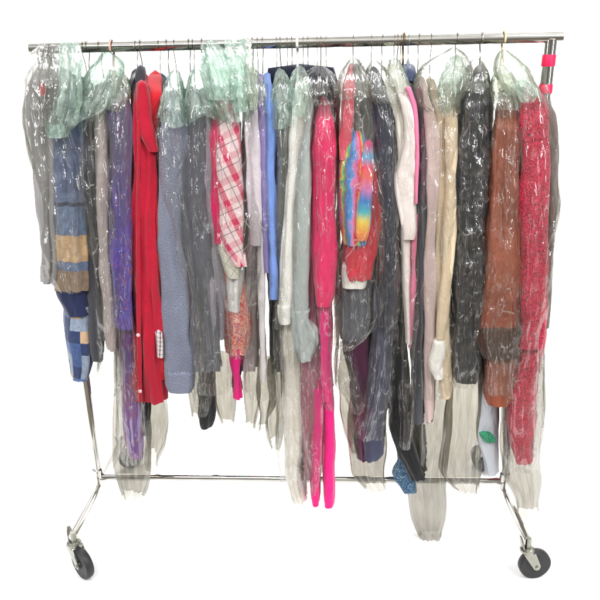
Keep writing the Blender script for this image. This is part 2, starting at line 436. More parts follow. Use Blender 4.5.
def extra(root, name, rows, mat, yf, yb, **kw):
    kw.setdefault('slope', False)
    return loft(name, rows, mat, root, yf=yf, yb=yb, seed=sd(), **kw)
def stops_z(vals, u=60, y=-.2, z0=.2, z1=1.7):
    """colour stops given by picture height"""
    out = []
    for v, c in vals: out.append((max(0, min(1, (P(u, v, y).z-z0)/(z1-z0))), lin(c)))
    return sorted(out, key=lambda q: q[0])
def zfac(n, z0=.2, z1=1.7, wob=.0):
    tc = n.add('ShaderNodeTexCoord'); s = n.add('ShaderNodeSeparateXYZ'); n.ln(tc.outputs['UV'], s.inputs[0])
    f = n.math('DIVIDE', n.math('SUBTRACT', s.outputs[1], z0), z1-z0)
    if wob: f = n.math('ADD', f, n.math('MULTIPLY', n.math('SUBTRACT', n.noise(n.uv(14, 10), 1, 3), .5), wob))
    return f
# --- fabrics
DENIM = (92, 112, 150)
def f_denim(n):
    f = zfac(n, wob=.008)
    c = n.ramp(f, stops_z([(600, (120, 100, 80)), (294, (138, 116, 96)), (272, (96, 112, 145)), (264, (190, 158, 120)), (236, (98, 114, 142)), (208, (60, 66, 84)), (204, (98, 112, 140)), (194, (86, 98, 128))]), 'CONSTANT')
    return n.mix(.5, c, n.ramp(n.noise(n.uv(60, 40), 1, 4), [(.35, (.35, .35, .35)), (.65, (.75, .75, .75))]), 'OVERLAY')
M_DENIM = cloth('patched_denim', DENIM, fn=f_denim, fine=.6)
def f_patch(n):
    vm = n.add('ShaderNodeVectorMath', operation='FLOOR'); n.ln(n.uv(30, 24, .06, False), vm.inputs[0])
    wn = n.add('ShaderNodeTexWhiteNoise', noise_dimensions='2D'); n.ln(vm.outputs[0], wn.inputs['Vector'])
    c = n.ramp(wn.outputs[0], [(0, lin((40, 54, 92))), (.22, lin((150, 150, 140))), (.38, lin((84, 104, 150))), (.58, lin((190, 160, 130))), (.66, lin((60, 82, 128))), (.85, lin((130, 142, 160)))], 'CONSTANT')
    return n.mix(.4, c, n.ramp(n.noise(n.uv(90, 60), 1, 4), [(.3, (.3, .3, .3)), (.7, (.8, .8, .8))]), 'OVERLAY')
M_PATCH = cloth('denim_patchwork', DENIM, fn=f_patch, fine=.6)
M_NAVY = cloth('navy_cotton', (30, 38, 74))
M_GREY = cloth('grey_fleece', (150, 148, 148))
M_CHAR = cloth('charcoal_wool', (68, 69, 76))
M_CHAR2 = cloth('charcoal_jersey', (92, 94, 104))
M_OLIVE = cloth('dark_olive', (98, 100, 96))
M_TAUPE = cloth('pale_taupe', (182, 168, 166))
def f_purple(n):
    c = n.ramp(n.noise(n.uv(60, 46), 1, 5, .6, dist=1), [(.34, lin((70, 60, 150))), (.46, lin((92, 58, 130))), (.54, lin((62, 70, 190))), (.62, lin((140, 60, 90))), (.7, lin((110, 90, 150)))])
    return n.mix(n.ramp(zfac(n, wob=.04), [(p, c_) for p, c_ in stops_z([(260, (0, 0, 0)), (150, (255, 255, 255))])]), c, lin((88, 80, 110)))
M_PURPLE = cloth('mottled_purple', (90, 60, 150), fn=f_purple)
M_PURP2 = cloth('violet_satin', (98, 56, 132), gloss=.45, fn=lambda n: n.ramp(n.noise(n.uv(34, 10), 1, 4, dist=1), [(.35, lin((80, 56, 150))), (.5, lin((110, 60, 140))), (.65, lin((140, 60, 105)))]))
M_BLACK = cloth('black_wool', (20, 20, 23), var=.3)
M_CRIM = cloth('crimson_fleece', (172, 8, 42), var=.2)
M_RED = cloth('bright_red_fleece', (184, 20, 34), var=.2)
M_TEAL = cloth('dark_teal', (46, 72, 88))
M_HEATH = cloth('heather_blue', (108, 118, 146), heather=.62, fine=.8)
def f_plaid(n, a=(214, 40, 92), bgc=(242, 214, 216), ln_=(70, 50, 80), p=17, rot=-.42):
    tc = n.uv(p, p, rot, False); s = n.add('ShaderNodeSeparateXYZ'); n.ln(tc, s.inputs[0])
    def band(o, w, off): return n.math('LESS_THAN', n.math('ABSOLUTE', n.math('SUBTRACT', n.math('FRACT', n.math('ADD', o, off)), .5)), w)
    x, y = s.outputs[0], s.outputs[1]
    b = n.math('MINIMUM', n.math('ADD', n.math('MULTIPLY', band(x, .16, 0), .75), n.math('MULTIPLY', band(y, .16, .1), .35)), 1)
    c = n.mix(b, lin(bgc), lin(a))
    l = n.math('MAXIMUM', band(x, .022, .42), band(y, .022, .5))
    return n.mix(n.math('MULTIPLY', l, .7), c, lin(ln_))
M_PLAID = cloth('pink_plaid', (230, 120, 150), fn=f_plaid)
M_PLAIDW = cloth('white_windowpane_check', (225, 222, 205), fn=lambda n: f_plaid(n, (226, 220, 202), (232, 230, 214), (80, 70, 80), 30, .7))
M_FLAN = cloth('flannel_check', (200, 190, 190), fn=lambda n: f_plaid(n, (60, 50, 60), (225, 215, 215), (130, 30, 50), 70, .1))
M_HOT = cloth('hot_pink', (236, 22, 128), var=.14)
M_HOT2 = cloth('raspberry_pink', (228, 30, 100), var=.2)
def f_flor(n):
    return n.ramp(n.noise(n.uv(70, 55), 1, 3, .5, dist=1.5), [(.36, lin((226, 50, 70))), (.45, lin((240, 120, 80))), (.52, lin((245, 215, 195))), (.57, lin((222, 40, 66))), (.68, lin((190, 120, 150)))])
M_FLOR = cloth('floral_print', (230, 100, 80), fn=f_flor)
M_LACE = cloth('white_lace', (225, 222, 220), fine=.9, wr=1)
M_LAV = cloth('pale_lavender', (230, 218, 230))
M_PURL = cloth('lilac', (142, 126, 190))
M_BLUE = cloth('cornflower_blue', (112, 140, 204))
M_IVORY = cloth('ivory_knit', (250, 248, 244), var=.1)
M_CREAM = cloth('cream_crepe', (246, 240, 230), var=.15)
M_LGREY = cloth('light_grey_jersey', (180, 188, 188), var=.12)
M_MAUVE = cloth('dusty_rose', (176, 110, 128))
M_MAUV2 = cloth('mauve_suede', (208, 184, 180))
M_CORAL = cloth('coral_knit', (226, 92, 110), wr=1)
def f_tie(n, rot=.35, sc=15, off=0.):
    tc = n.uv(sc, sc*.5, rot, False); s = n.add('ShaderNodeSeparateXYZ'); n.ln(tc, s.inputs[0])
    x = n.math('ADD', s.outputs[0], n.math('MULTIPLY', n.noise(n.uv(30, 22), 1, 4), .9))
    return n.ramp(n.math('FRACT', n.math('ADD', x, off)), [(0, lin((150, 120, 60))), (.12, lin((60, 120, 190))), (.3, lin((70, 150, 220))), (.4, lin((190, 150, 210))), (.52, lin((240, 120, 175))), (.66, lin((240, 60, 80))), (.75, lin((245, 130, 60))), (.83, lin((235, 215, 70))), (.92, lin((80, 185, 130)))])
M_TIE = cloth('tie_dye', (120, 150, 200), fn=lambda n: f_tie(n, .12, 17, .35))
M_TIE2 = cloth('tie_dye_sleeve', (240, 150, 120), fn=lambda n: n.ramp(zfac(n, wob=.03), stops_z([(240, (235, 120, 60)), (232, (244, 150, 70)), (222, (240, 215, 80)), (212, (80, 190, 200)), (200, (70, 130, 210)), (190, (225, 130, 190)), (176, (245, 110, 90)), (168, (240, 70, 110)), (158, (90, 170, 210)), (148, (200, 70, 120))])))
M_REDS = cloth('red_cotton', (206, 40, 62))
M_WHITE = cloth('white_cotton', (246, 242, 236), var=.12)
M_PLUM = cloth('plum_velvet', (86, 40, 70))
M_NAVYJ = cloth('dark_navy_coat', (44, 48, 66), wr=1)
M_NAVY2 = cloth('slate_navy', (62, 66, 90))
def f_pais(n):
    v = n.math('ABSOLUTE', n.math('SUBTRACT', n.noise(n.uv(75, 75), 1, 2, .5, dist=2), .5))
    return n.ramp(v, [(0, lin((205, 215, 220))), (.02, lin((60, 120, 150))), (.05, lin((26, 66, 100)))])
M_PAIS = cloth('blue_paisley', (40, 90, 120), fn=f_pais)
M_BLUSH = cloth('blush_white', (244, 232, 228), var=.12)
M_PINK = cloth('candy_pink', (232, 122, 160), var=.12)
M_KHAKI = cloth('khaki_twill', (200, 178, 150))
M_BEIGE = cloth('beige_trench', (226, 204, 174), var=.14)
M_LEATHB = cloth('black_leather', (34, 36, 40), gloss=.35, wr=1)
M_LEATHR = cloth('brown_leather', (156, 84, 60), gloss=.36, wr=1, fine=.05, var=.3)
M_FUR = cloth('brown_fur', (66, 38, 24), wr=1, fine=1)
def f_knit(n):
    v = n.noise(n.uv(190, 170), 1, 3, .6, dist=2.5)
    return n.ramp(v, [(.42, lin((50, 10, 26))), (.50, lin((206, 24, 60))), (.62, lin((236, 70, 104)))])
M_KNIT = cloth('red_black_knit', (190, 30, 60), fn=f_knit, fine=1)
M_BROWNL = cloth('dark_brown_lining', (104, 90, 82))
M_SACK = cloth('white_sack', (196, 200, 208), var=.1, gloss=.5)
M_LEAF = cloth('leaf_green', (30, 120, 90), fn=lambda n: n.ramp(n.noise(n.uv(160, 300), 1, 3), [(.4, lin((16, 96, 70))), (.6, lin((70, 160, 120)))]))
M_LOGO = cloth('red_logo', (225, 84, 90))

# --- far left -------------------------------------------------------------
g = garment('grey_jacket', 'grey padded jacket with a small red chest mark, leftmost under clear film', 'jacket', M_GREY,
            [(56, 48, 56), (75, 32, 66), (100, 26, 66), (140, 30, 66), (180, 34, 62), (215, 40, 60), (250, 43, 58), (284, 45, 56)], yf=-.185, fold=.01, crump=.008)
lg = P(43, 92, -.245); zz = .0
c0 = P(43, 92, -.212)
loft('chest_mark', [(88, 40, 46), (92, 39, 47), (96, 41, 45)], M_LOGO, g, yf=-.196, yb=-.17, seed=3, fold=.001, crump=.002, slope=False)
g = garment('patchwork_denim_coat', 'denim patchwork coat with tan patches and navy band, far left end of rail', 'coat', M_DENIM,
            [(72, 56, 72), (100, 52, 80), (150, 52, 84), (220, 53, 85), (260, 54, 87), (292, 55, 88)], yf=-.2,
            body=[(76, 60, 74), (110, 56, 80), (200, 57, 84), (292, 58, 86)])
extra(g, 'navy_band', [(288, 52, 88), (300, 56, 88), (308, 62, 89), (317, 66, 90)], M_NAVY, -.192, -.03, fold=.004)
extra(g, 'patchwork_skirt', [(308, 62, 92), (330, 64, 93), (352, 66, 95), (366, 68, 94), (375, 70, 91), (382, 71, 88)], M_PATCH, -.185, .05, fold=.003)
garment('charcoal_coat', 'long charcoal coat beside the denim patchwork coat', 'coat', M_CHAR,
        [(80, 74, 88), (110, 70, 92), (150, 68, 93), (230, 78, 97), (300, 86, 102), (356, 92, 104), (362, 93, 103)], yf=-.18, fold=.008)
garment('olive_dress', 'dark olive dress pressed between charcoal coat and taupe blouse', 'dress', M_OLIVE,
        [(84, 82, 92), (120, 84, 95), (200, 84, 98), (290, 88, 108), (340, 92, 112)], yf=-.17, sleeve=False)
garment('taupe_blouse', 'pale taupe blouse inside clear film left of the purple dress', 'blouse', M_TAUPE,
        [(86, 96, 108), (130, 94, 108), (200, 96, 110), (270, 100, 112), (330, 104, 116), (352, 107, 116)], yf=-.195)
g = garment('purple_dress', 'long mottled purple dress with blue sleeve, hanging below crimson jacket', 'dress', M_PURPLE,
            [(78, 108, 120), (95, 104, 130), (120, 105, 133), (180, 108, 131), (260, 111, 132), (322, 116, 133), (330, 118, 132)], yf=-.212)
extra(g, 'skirt', [(300, 114, 134), (350, 118, 138), (400, 122, 142), (440, 124, 144), (455, 126, 144), (460, 129, 142)], M_PURP2, -.185, .0, fold=.006)
garment('black_jacket', 'black jacket squeezed between purple dress and crimson jacket', 'jacket', M_BLACK,
        [(71, 132, 139), (80, 130, 140), (110, 130, 139), (180, 131, 138), (330, 134, 140), (400, 137, 150), (425, 139, 150), (436, 142, 147)], yf=-.15, sleeve=False)
g = garment('crimson_jacket', 'crimson snap front jacket with check flannel cuff lining, no plastic bag', 'jacket', M_CRIM,
            [(75, 138, 147), (90, 134, 150), (105, 133, 151), (135, 131, 153), (200, 131, 157), (300, 133, 160), (350, 135, 162), (398, 137, 165), (403, 137, 165)], yf=-.2, fold=.014, lam=.04, sl=26)
extra(g, 'placket', [(120, 137, 140.5), (250, 136, 140), (330, 136.5, 141), (402, 138, 142.5)], M_CRIM, -.212, -.19, fold=.001, crump=.001)
extra(g, 'folded_sleeve', [(84, 136, 147), (100, 135, 150), (118, 134, 151), (134, 138, 155), (146, 146, 158), (152, 151, 157)], M_CRIM, -.214, -.15, fold=.004, crump=.006)
extra(g, 'collar', [(68, 136, 144), (76, 133, 146), (88, 135, 145)], M_CHAR, -.09, .05, fold=.002)
for (u, v) in ((137.5, 334.5), (139.5, 390.5)):
    c = P(u+1, v, -.2085); autosmooth(mesh_obj('snap', *revolve([(-.004, .003), (-.004, .0045), (.006, .006), (.008, .003)], c, (0, -1, 0), 20), SNAP, g))
extra(g, 'flannel_lining', [(334, 155, 163), (346, 156, 164), (358, 157, 164)], M_FLAN, -.208, -.16, fold=.001, crump=.001)
garment('red_jacket', 'bright red fleece jacket with round shoulder just right of the crimson one', 'jacket', M_RED,
        [(73, 151, 160), (80, 147, 163), (92, 148, 163), (110, 148, 158), (140, 148, 157), (200, 153, 160), (300, 156, 162), (380, 158, 166)], yf=-.185, fold=.005, sl=20)
garment('teal_shirt', 'dark teal shirt showing only beside the red jacket shoulder', 'shirt', M_TEAL,
        [(76, 158, 166), (95, 155, 168), (130, 155, 165), (200, 158, 166), (300, 161, 170)], yf=-.16)
g = garment('heather_sweatshirt', 'heather blue grey sweatshirt with ribbed cuff right of red jacket', 'sweatshirt', M_HEATH,
            [(90, 166, 176), (112, 162, 186), (140, 159, 187), (200, 158, 184), (245, 159, 184), (300, 161, 190), (350, 163, 194), (376, 165, 195)], yf=-.2, fold=.004)
extra(g, 'cuff', [(374, 164, 196), (380, 165, 195.5), (389, 165.5, 195), (394, 168, 191)], M_HEATH, -.208, -.10, fold=.0015, crump=.0015)
garment('slate_coat', 'slate charcoal coat in clear film right of heather sweatshirt', 'coat', M_CHAR2,
        [(90, 184, 198), (115, 180, 206), (180, 180, 206), (260, 186, 214), (320, 190, 218), (372, 194, 220)], yf=-.195, fold=.008)
garment('grey_tunic', 'thin grey lilac tunic between slate coat and pink plaid shirt', 'tunic', cloth('grey_lilac', (150, 144, 156)),
        [(90, 200, 210), (120, 200, 214), (200, 200, 214), (270, 204, 222), (340, 210, 226)], yf=-.185)
garment('black_scarf', 'black scarf end hanging out of clear film below the slate coat', 'scarf', M_BLACK,
        [(330, 204, 212), (395, 203, 214), (412, 199, 215), (424, 199, 213), (430, 203, 209)], yf=-.17, sleeve=False, body=[(330, 204, 212), (395, 203, 214), (412, 199, 215), (424, 199, 213), (430, 203, 209)], slope=False)
# --- pink plaid group -------------------------------------------------------
g = garment('pink_plaid_shirt', 'pink and white plaid shirt with white checked cuff under green film', 'shirt', M_PLAID,
            [(96, 224, 236), (115, 218, 240), (150, 216, 241), (200, 216, 242), (235, 217, 243), (250, 221, 243), (262, 229, 243), (267, 236, 243)], yf=-.212, fold=.004)
extra(g, 'cuff', [(244, 217, 236), (256, 219, 239), (268, 223, 239), (279, 230, 236)], M_PLAIDW, -.203, -.13, fold=.002, crump=.002)
garment('rose_pink_shirt', 'rose pink shirt peeking out left of the plaid sleeve', 'shirt', M_HOT2,
        [(100, 212, 224), (120, 209, 224), (160, 208, 224), (215, 210, 222), (236, 213, 221), (244, 216, 220)], yf=-.2)
garment('floral_dress', 'orange and red floral dress hanging below the plaid cuff', 'dress', M_FLOR,
        [(100, 226, 238), (200, 224, 240), (270, 222, 240), (310, 223, 248), (345, 226, 249), (356, 228, 247)], yf=-.175, fold=.009, crump=.006)
garment('white_lace_top', 'crumpled white lace top between plaid cuff and floral dress', 'top', M_LACE,
        [(120, 230, 240), (260, 229, 243), (290, 228, 243), (312, 229, 241)], yf=-.19, fold=.009, crump=.009)
garment('pink_leggings', 'hot pink leggings end hanging below the floral dress', 'leggings', M_HOT,
        [(300, 226, 240), (350, 229, 242), (380, 234, 240.5), (400, 236.5, 240.5)], yf=-.165, sleeve=False, slope=False, bk=-.02)
garment('black_camisole', 'black camisole hem hidden behind the floral dress', 'top', M_BLACK,
        [(200, 238, 244), (350, 236, 244.5), (368, 237, 244), (375, 238, 243)], yf=-.15, sleeve=False, slope=False, bk=.05)
garment('lavender_blouse', 'pale lavender blouse with lace trim right of the plaid shirt', 'blouse', M_LAV,
        [(74, 249, 256), (92, 246, 259), (140, 244, 261), (200, 248, 262), (246, 250, 262)], yf=-.207, fold=.004)
garment('white_cardigan', 'long off white cardigan front edge below the lavender blouse', 'cardigan', cloth('off_white', (232, 224, 228), var=.12),
        [(90, 254, 262), (200, 256, 263), (260, 258, 265), (330, 259, 265), (378, 261, 266), (383, 262, 265)], yf=-.195, fold=.003)
garment('mauve_grey_skirt', 'mauve grey skirt left of the off white cardigan', 'skirt', cloth('mauve_grey', (172, 158, 164)),
        [(96, 245, 258), (150, 242, 258), (250, 242, 258), (330, 240, 258), (372, 241, 257)], yf=-.15, sleeve=False, slope=False)
garment('lilac_shirt', 'thin lilac shirt edge beside the cornflower blue shirt', 'shirt', M_PURL,
        [(76, 257, 264), (110, 257, 268), (200, 259, 269), (266, 262, 270), (273, 264, 270)], yf=-.198)
garment('blue_shirt', 'cornflower blue shirt under clear film near the navy blazer', 'shirt', M_BLUE,
        [(74, 264, 270), (92, 263, 273), (140, 266, 277), (200, 267, 277), (280, 269, 278), (300, 270, 278)], yf=-.205)
garment('navy_blazer_backing', 'wide navy blazer shoulder just below rail behind the white hanger', 'blazer', M_NAVY2 if False else cloth('dark_navy_blazer', (40, 44, 66)),
        [(68, 264, 336), (73, 263, 338), (100, 264, 337), (200, 266, 334), (300, 268, 332), (372, 272, 326)], yf=.015, sleeve=False, bk=.075, slope=False)  # below the shoulder a dark backing stands in for shade between garments
garment('dark_grey_coat', 'dark grey coat in green topped film left of ivory sweater', 'coat', M_OLIVE,
        [(82, 278, 286), (105, 276, 291), (150, 275, 289), (220, 276, 287), (300, 277, 284), (330, 276, 284)], yf=-.195)
g = garment('ivory_sweater', 'ivory sweater with long folded cuff hanging mid rail', 'sweater', M_IVORY,
            [(78, 297, 304), (96, 293, 308), (120, 289, 306), (142, 287, 302), (165, 287, 299), (220, 284, 294), (270, 280, 292), (310, 278, 291)], yf=-.21, fold=.002, crump=.002)
extra(g, 'cuff', [(307, 277.5, 291.5), (316, 277.5, 291.5), (325, 279, 290.5)], M_IVORY, -.216, -.12, fold=.001, crump=.001)
garment('cream_gown', 'long cream gown reaching below the bottom rail', 'gown', M_CREAM,
        [(100, 292, 302), (320, 280, 300), (400, 281, 306), (450, 284, 302), (490, 287, 300), (504, 291, 306)], yf=-.18, sleeve=False, fold=.008)
g = garment('grey_sweatshirt', 'light grey sweatshirt with crumpled sleeve end beside ivory sweater', 'sweatshirt', M_LGREY,
            [(88, 302, 312), (120, 299, 313), (150, 295, 311), (180, 293, 311), (240, 291, 310), (300, 290, 311), (318, 290, 310)], yf=-.207, fold=.003)
extra(g, 'sleeve_end', [(312, 291, 310), (322, 293, 308), (330, 291, 314), (345, 291, 316), (356, 293, 314), (362, 297, 312)], M_LGREY, -.212, -.12, fold=.006, crump=.009, csc=26)
garment('dusty_rose_dress', 'dusty rose dress glimpsed through film beside the hot pink trousers', 'dress', M_MAUVE,
        [(110, 300, 314), (300, 298, 316), (350, 296, 320), (420, 298, 322), (462, 301, 320), (478, 303, 316)], yf=-.175, sleeve=False, fold=.008)
g = garment('pink_coat', 'raspberry pink coat with full sleeve in clear film, mid rail', 'coat', M_HOT2,
            [(98, 320, 326), (106, 318, 331), (120, 315, 334), (160, 314, 337), (230, 314, 337), (285, 315, 336), (302, 316, 333), (307, 318, 330)], yf=-.21, fold=.005, sl=24)
g = garment('pink_trousers', 'hot pink trousers with two long legs ending below the rail', 'trousers', M_HOT,
            [(290, 318, 332), (340, 319, 332), (380, 317, 332), (402, 315, 333)], yf=-.185, sleeve=False, slope=False, bk=-.02, fold=.005)
extra(g, 'leg', [(392, 314, 324), (430, 312, 323.2), (470, 310.5, 322), (500, 310, 321), (507, 311, 320)], M_HOT, -.19, -.09, fold=.003)
extra(g, 'leg', [(392, 322.5, 333), (430, 322.5, 334), (470, 322.5, 334.5), (502, 323, 335), (508, 324, 334)], M_HOT, -.186, -.09, fold=.003)
# --- tie dye group ---------------------------------------------------------
garment('grey_green_cardigan', 'grey green cardigan filling the top of the tie dye bag', 'cardigan', cloth('sage_grey', (120, 124, 118)),
        [(66, 352, 360), (80, 350, 370), (100, 348, 374), (150, 346, 376), (240, 348, 376)], yf=-.16)
garment('coral_cardigan', 'coral knitted cardigan strip inside greenish film at right of centre', 'cardigan', M_CORAL,
        [(64, 350, 353), (76, 346, 354), (100, 344, 353), (132, 342, 352), (160, 341, 350)], yf=-.205, sl=26)
g = garment('tie_dye_hoodie', 'rainbow tie dye hoodie with striped sleeve in clear film', 'hoodie', M_TIE,
            [(128, 350, 360), (145, 343, 368), (170, 339, 371), (205, 338, 371), (230, 341, 369), (246, 345, 364)], yf=-.205, vtop=110)
extra(g, 'striped_sleeve', [(144, 364, 374), (160, 361, 375), (185, 360, 373), (215, 356, 372), (236, 354, 370), (241, 357, 368)], M_TIE2, -.219, -.15, fold=.003)
g = garment('red_tee', 'red tee shirt with white hem below the tie dye hoodie', 'shirt', M_REDS,
            [(165, 366, 378), (182, 366, 385), (200, 364, 384), (225, 352, 380), (255, 345, 377), (274, 346, 372), (281, 352, 368)], yf=-.195, vtop=140)
extra(g, 'hem', [(266, 341, 352), (272, 340, 360), (280, 341, 370), (289, 343, 367)], M_WHITE, -.188, -.1, fold=.003)
garment('charcoal_vest', 'charcoal vest in the bulging bag below the white hem', 'vest', M_CHAR2,
        [(200, 345, 374), (282, 340, 374), (310, 338, 376), (332, 338, 374), (342, 342, 362)], yf=-.17, sleeve=False, slope=False, fold=.008)
garment('plum_dress', 'plum velvet dress hanging behind the bulging clear bag', 'dress', M_PLUM,
        [(250, 345, 372), (340, 342, 376), (380, 348, 374), (430, 353, 372), (455, 356, 370), (462, 359, 368)], yf=-.14, sleeve=False, slope=False, fold=.006)
garment('navy_coat', 'long dark navy coat in wrinkled film right of tie dye hoodie', 'coat', M_NAVYJ,
        [(68, 371, 376), (84, 368, 384), (104, 370, 394), (150, 373, 396), (220, 380, 398), (300, 382, 399), (330, 380, 398)], yf=-.2, fold=.006,
        body=[(70, 371, 378), (110, 372, 390), (220, 376, 394), (330, 374, 394)])
garment('navy_trousers', 'slate navy trousers below the long navy coat', 'trousers', M_NAVY2,
        [(290, 374, 398), (340, 371, 397), (400, 366, 390), (440, 363, 386), (458, 364, 385), (462, 367, 374)], yf=-.17, sleeve=False, slope=False, bk=.03, fold=.007)
g = garment('black_coat', 'black coat with pointed hem beside the blue paisley scarf', 'coat', M_BLACK,
        [(72, 396, 402), (100, 392, 403), (150, 391, 403), (220, 390, 403), (330, 390, 404), (420, 388, 410), (440, 391, 415), (460, 400, 418), (481, 415, 420)], yf=-.16, sleeve=False)
garment('paisley_scarf', 'teal blue paisley scarf end draped over the bottom rail', 'scarf', M_PAIS,
        [(430, 396, 406), (450, 398, 408), (466, 399, 409), (473, 394, 412), (480, 393, 415), (487, 399, 415), (494, 407, 413)], yf=-.13, sleeve=False, slope=False, bk=-.06, fold=.006)
g = garment('blush_blouse', 'blush white blouse with billowing front edge and pink trim', 'blouse', M_BLUSH,
            [(66, 390, 397), (84, 391, 405), (100, 397, 412), (118, 404, 415), (140, 404, 416), (158, 398, 416), (175, 394, 416), (195, 395, 417), (215, 398, 417), (236, 402, 417), (240, 405, 412)], yf=-.214, fold=.003)
extra(g, 'pink_trim', [(88, 406, 411), (105, 412, 417.5), (120, 414.5, 418.5), (160, 415.5, 419.5), (204, 414.5, 418)], M_PINK, -.219, -.16, fold=.001, crump=.001)
garment('cream_jacket', 'cream jacket collar left of the blush blouse shoulder', 'jacket', M_CREAM,
        [(66, 387, 394), (84, 385, 396), (100, 390, 400), (120, 397, 404), (200, 400, 406)], yf=-.2)
g = garment('candy_pink_dress', 'candy pink dress strip below the blush blouse', 'dress', M_PINK,
            [(215, 412, 418), (240, 411, 417), (300, 410.5, 417), (335, 409, 413.5), (350, 409, 411)], yf=-.2, sleeve=False, slope=False)
extra(g, 'white_panel', [(232, 401, 411), (280, 402, 411), (320, 405, 410), (345, 407, 410)], M_BLUSH, -.195, -.1, fold=.003)
garment('charcoal_dress', 'charcoal dress right of the pink trimmed blouse', 'dress', M_CHAR,
        [(74, 406, 416), (100, 412, 424), (150, 416, 430), (220, 416, 428), (300, 413, 425), (360, 412, 426), (425, 414, 425)], yf=-.195, sleeve=False)
garment('mauve_tunic', 'mauve suede tunic right of the charcoal dress', 'tunic', M_MAUV2,
        [(78, 418, 424), (120, 425, 438), (170, 427, 440), (220, 425, 438), (280, 421, 436), (330, 424, 434), (400, 424, 434), (423, 425, 433)], yf=-.2)
garment('khaki_jacket', 'khaki twill jacket between mauve tunic and beige trench', 'jacket', M_KHAKI,
        [(80, 426, 434), (110, 435, 447), (170, 437, 448), (250, 435, 446), (330, 436, 446), (345, 437, 445)], yf=-.192)
g = garment('beige_trench', 'beige trench coat with white turned cuff left of black leather jacket', 'trench coat', M_BEIGE,
            [(84, 443, 450), (104, 446, 458), (150, 447, 459), (200, 446, 458), (260, 442, 454), (300, 438, 450), (340, 436, 447)], yf=-.21, fold=.004)
extra(g, 'coat_skirt', [(320, 438, 452), (350, 438, 453), (385, 438, 453), (397, 440, 452), (400, 443, 448)], M_BEIGE, -.2, .05, fold=.004)
extra(g, 'white_cuff', [(343, 433, 444), (350, 431, 446), (360, 427, 444), (370, 427, 442), (380, 436, 441)], M_WHITE, -.218, -.13, fold=.002, crump=.002)
# --- right ------------------------------------------------------------------
g = garment('leather_jacket', 'black leather jacket under shiny film, left of the brown leather coat', 'jacket', M_LEATHB,
        [(72, 474, 481), (86, 463, 486), (105, 459, 491), (150, 457, 491), (200, 456, 490), (280, 452, 486), (350, 450, 482), (378, 452, 481), (384, 456, 478)], yf=-.205, fold=.008, sl=26)
g = garment('brown_leather_coat', 'brown leather coat with fur cuff, second from right end', 'coat', M_LEATHR,
            [(92, 500, 510), (112, 494, 518), (140, 492, 522), (200, 488, 522), (270, 483, 521), (330, 479, 521), (345, 480, 520)], yf=-.207, fold=.006)
extra(g, 'fur_cuff', [(331, 477, 523), (338, 474.5, 524), (348, 474.5, 522), (356, 477, 521), (360, 482, 519)], M_FUR, -.222, -.09, fold=.004, crump=.008, csc=40, cz=1)
extra(g, 'coat_skirt', [(350, 480, 519), (375, 480, 519), (398, 481, 517), (404, 482, 516), (407, 486, 512)], M_LEATHR, -.2, .05, fold=.004)
g = thing('white_sack', 'white plastic sack printed with a green leaf below brown coat', 'sack', base_of([(390, 478, 499), (440, 478, 500), (476, 486, 494)]))
loft('sack', [(340, 480, 500), (400, 478, 500), (440, 478.5, 500), (456, 480, 498), (468, 484, 496), (476, 487, 494)], M_SACK, g, yf=-.13, yb=-.01, seed=91, fold=.004, crump=.003, slope=False)
V, Fc, UVs = [], [], []; nn = 14
a0, a1 = P(478.6, 432, -.142), P(496.5, 441.5, -.142)
for i in range(nn+1):
    t = i/nn; cpt = a0.lerp(a1, t); wd = .019*math.sin(math.pi*t)**.8
    for k, s in enumerate((1, .5, 0, -.5, -1)):
        V.append((cpt.x+.3*wd*s, cpt.y-.002-.004*(1-s*s), cpt.z+wd*s)); UVs.append((V[-1][0], V[-1][2]))
for i in range(nn):
    for k in range(4): Fc.append((i*5+k, (i+1)*5+k, (i+1)*5+k+1, i*5+k+1))
mesh_obj('leaf_print', V, Fc, M_LEAF, g, UVs)
kc = garment('red_knit_coat', 'long red and black knitted coat, last garment at right end', 'coat', M_KNIT,
        [(84, 524, 534), (100, 519, 548), (125, 518, 550), (200, 520, 550), (270, 520, 548), (340, 520, 545), (350, 518, 543)], yf=-.21, fold=.004,
        body=[(88, 522, 540), (120, 521, 546), (220, 521, 546), (340, 515, 540), (400, 507, 536), (430, 504, 535), (446, 507, 532), (456, 511, 530), (464, 519, 529)])
extra(kc, 'coat_skirt', [(335, 519, 545), (350, 517, 543), (400, 507, 537), (430, 504, 536), (446, 507, 533), (456, 511, 531), (465, 518, 530)], M_KNIT, -.19, .0, fold=.004)
garment('brown_lined_coat', 'dark brown lined coat edge at extreme right inside last bag', 'coat', M_BROWNL,
        [(94, 538, 545), (116, 544, 556), (160, 545, 559), (220, 544, 555), (300, 541, 549), (330, 540, 546)], yf=-.17)
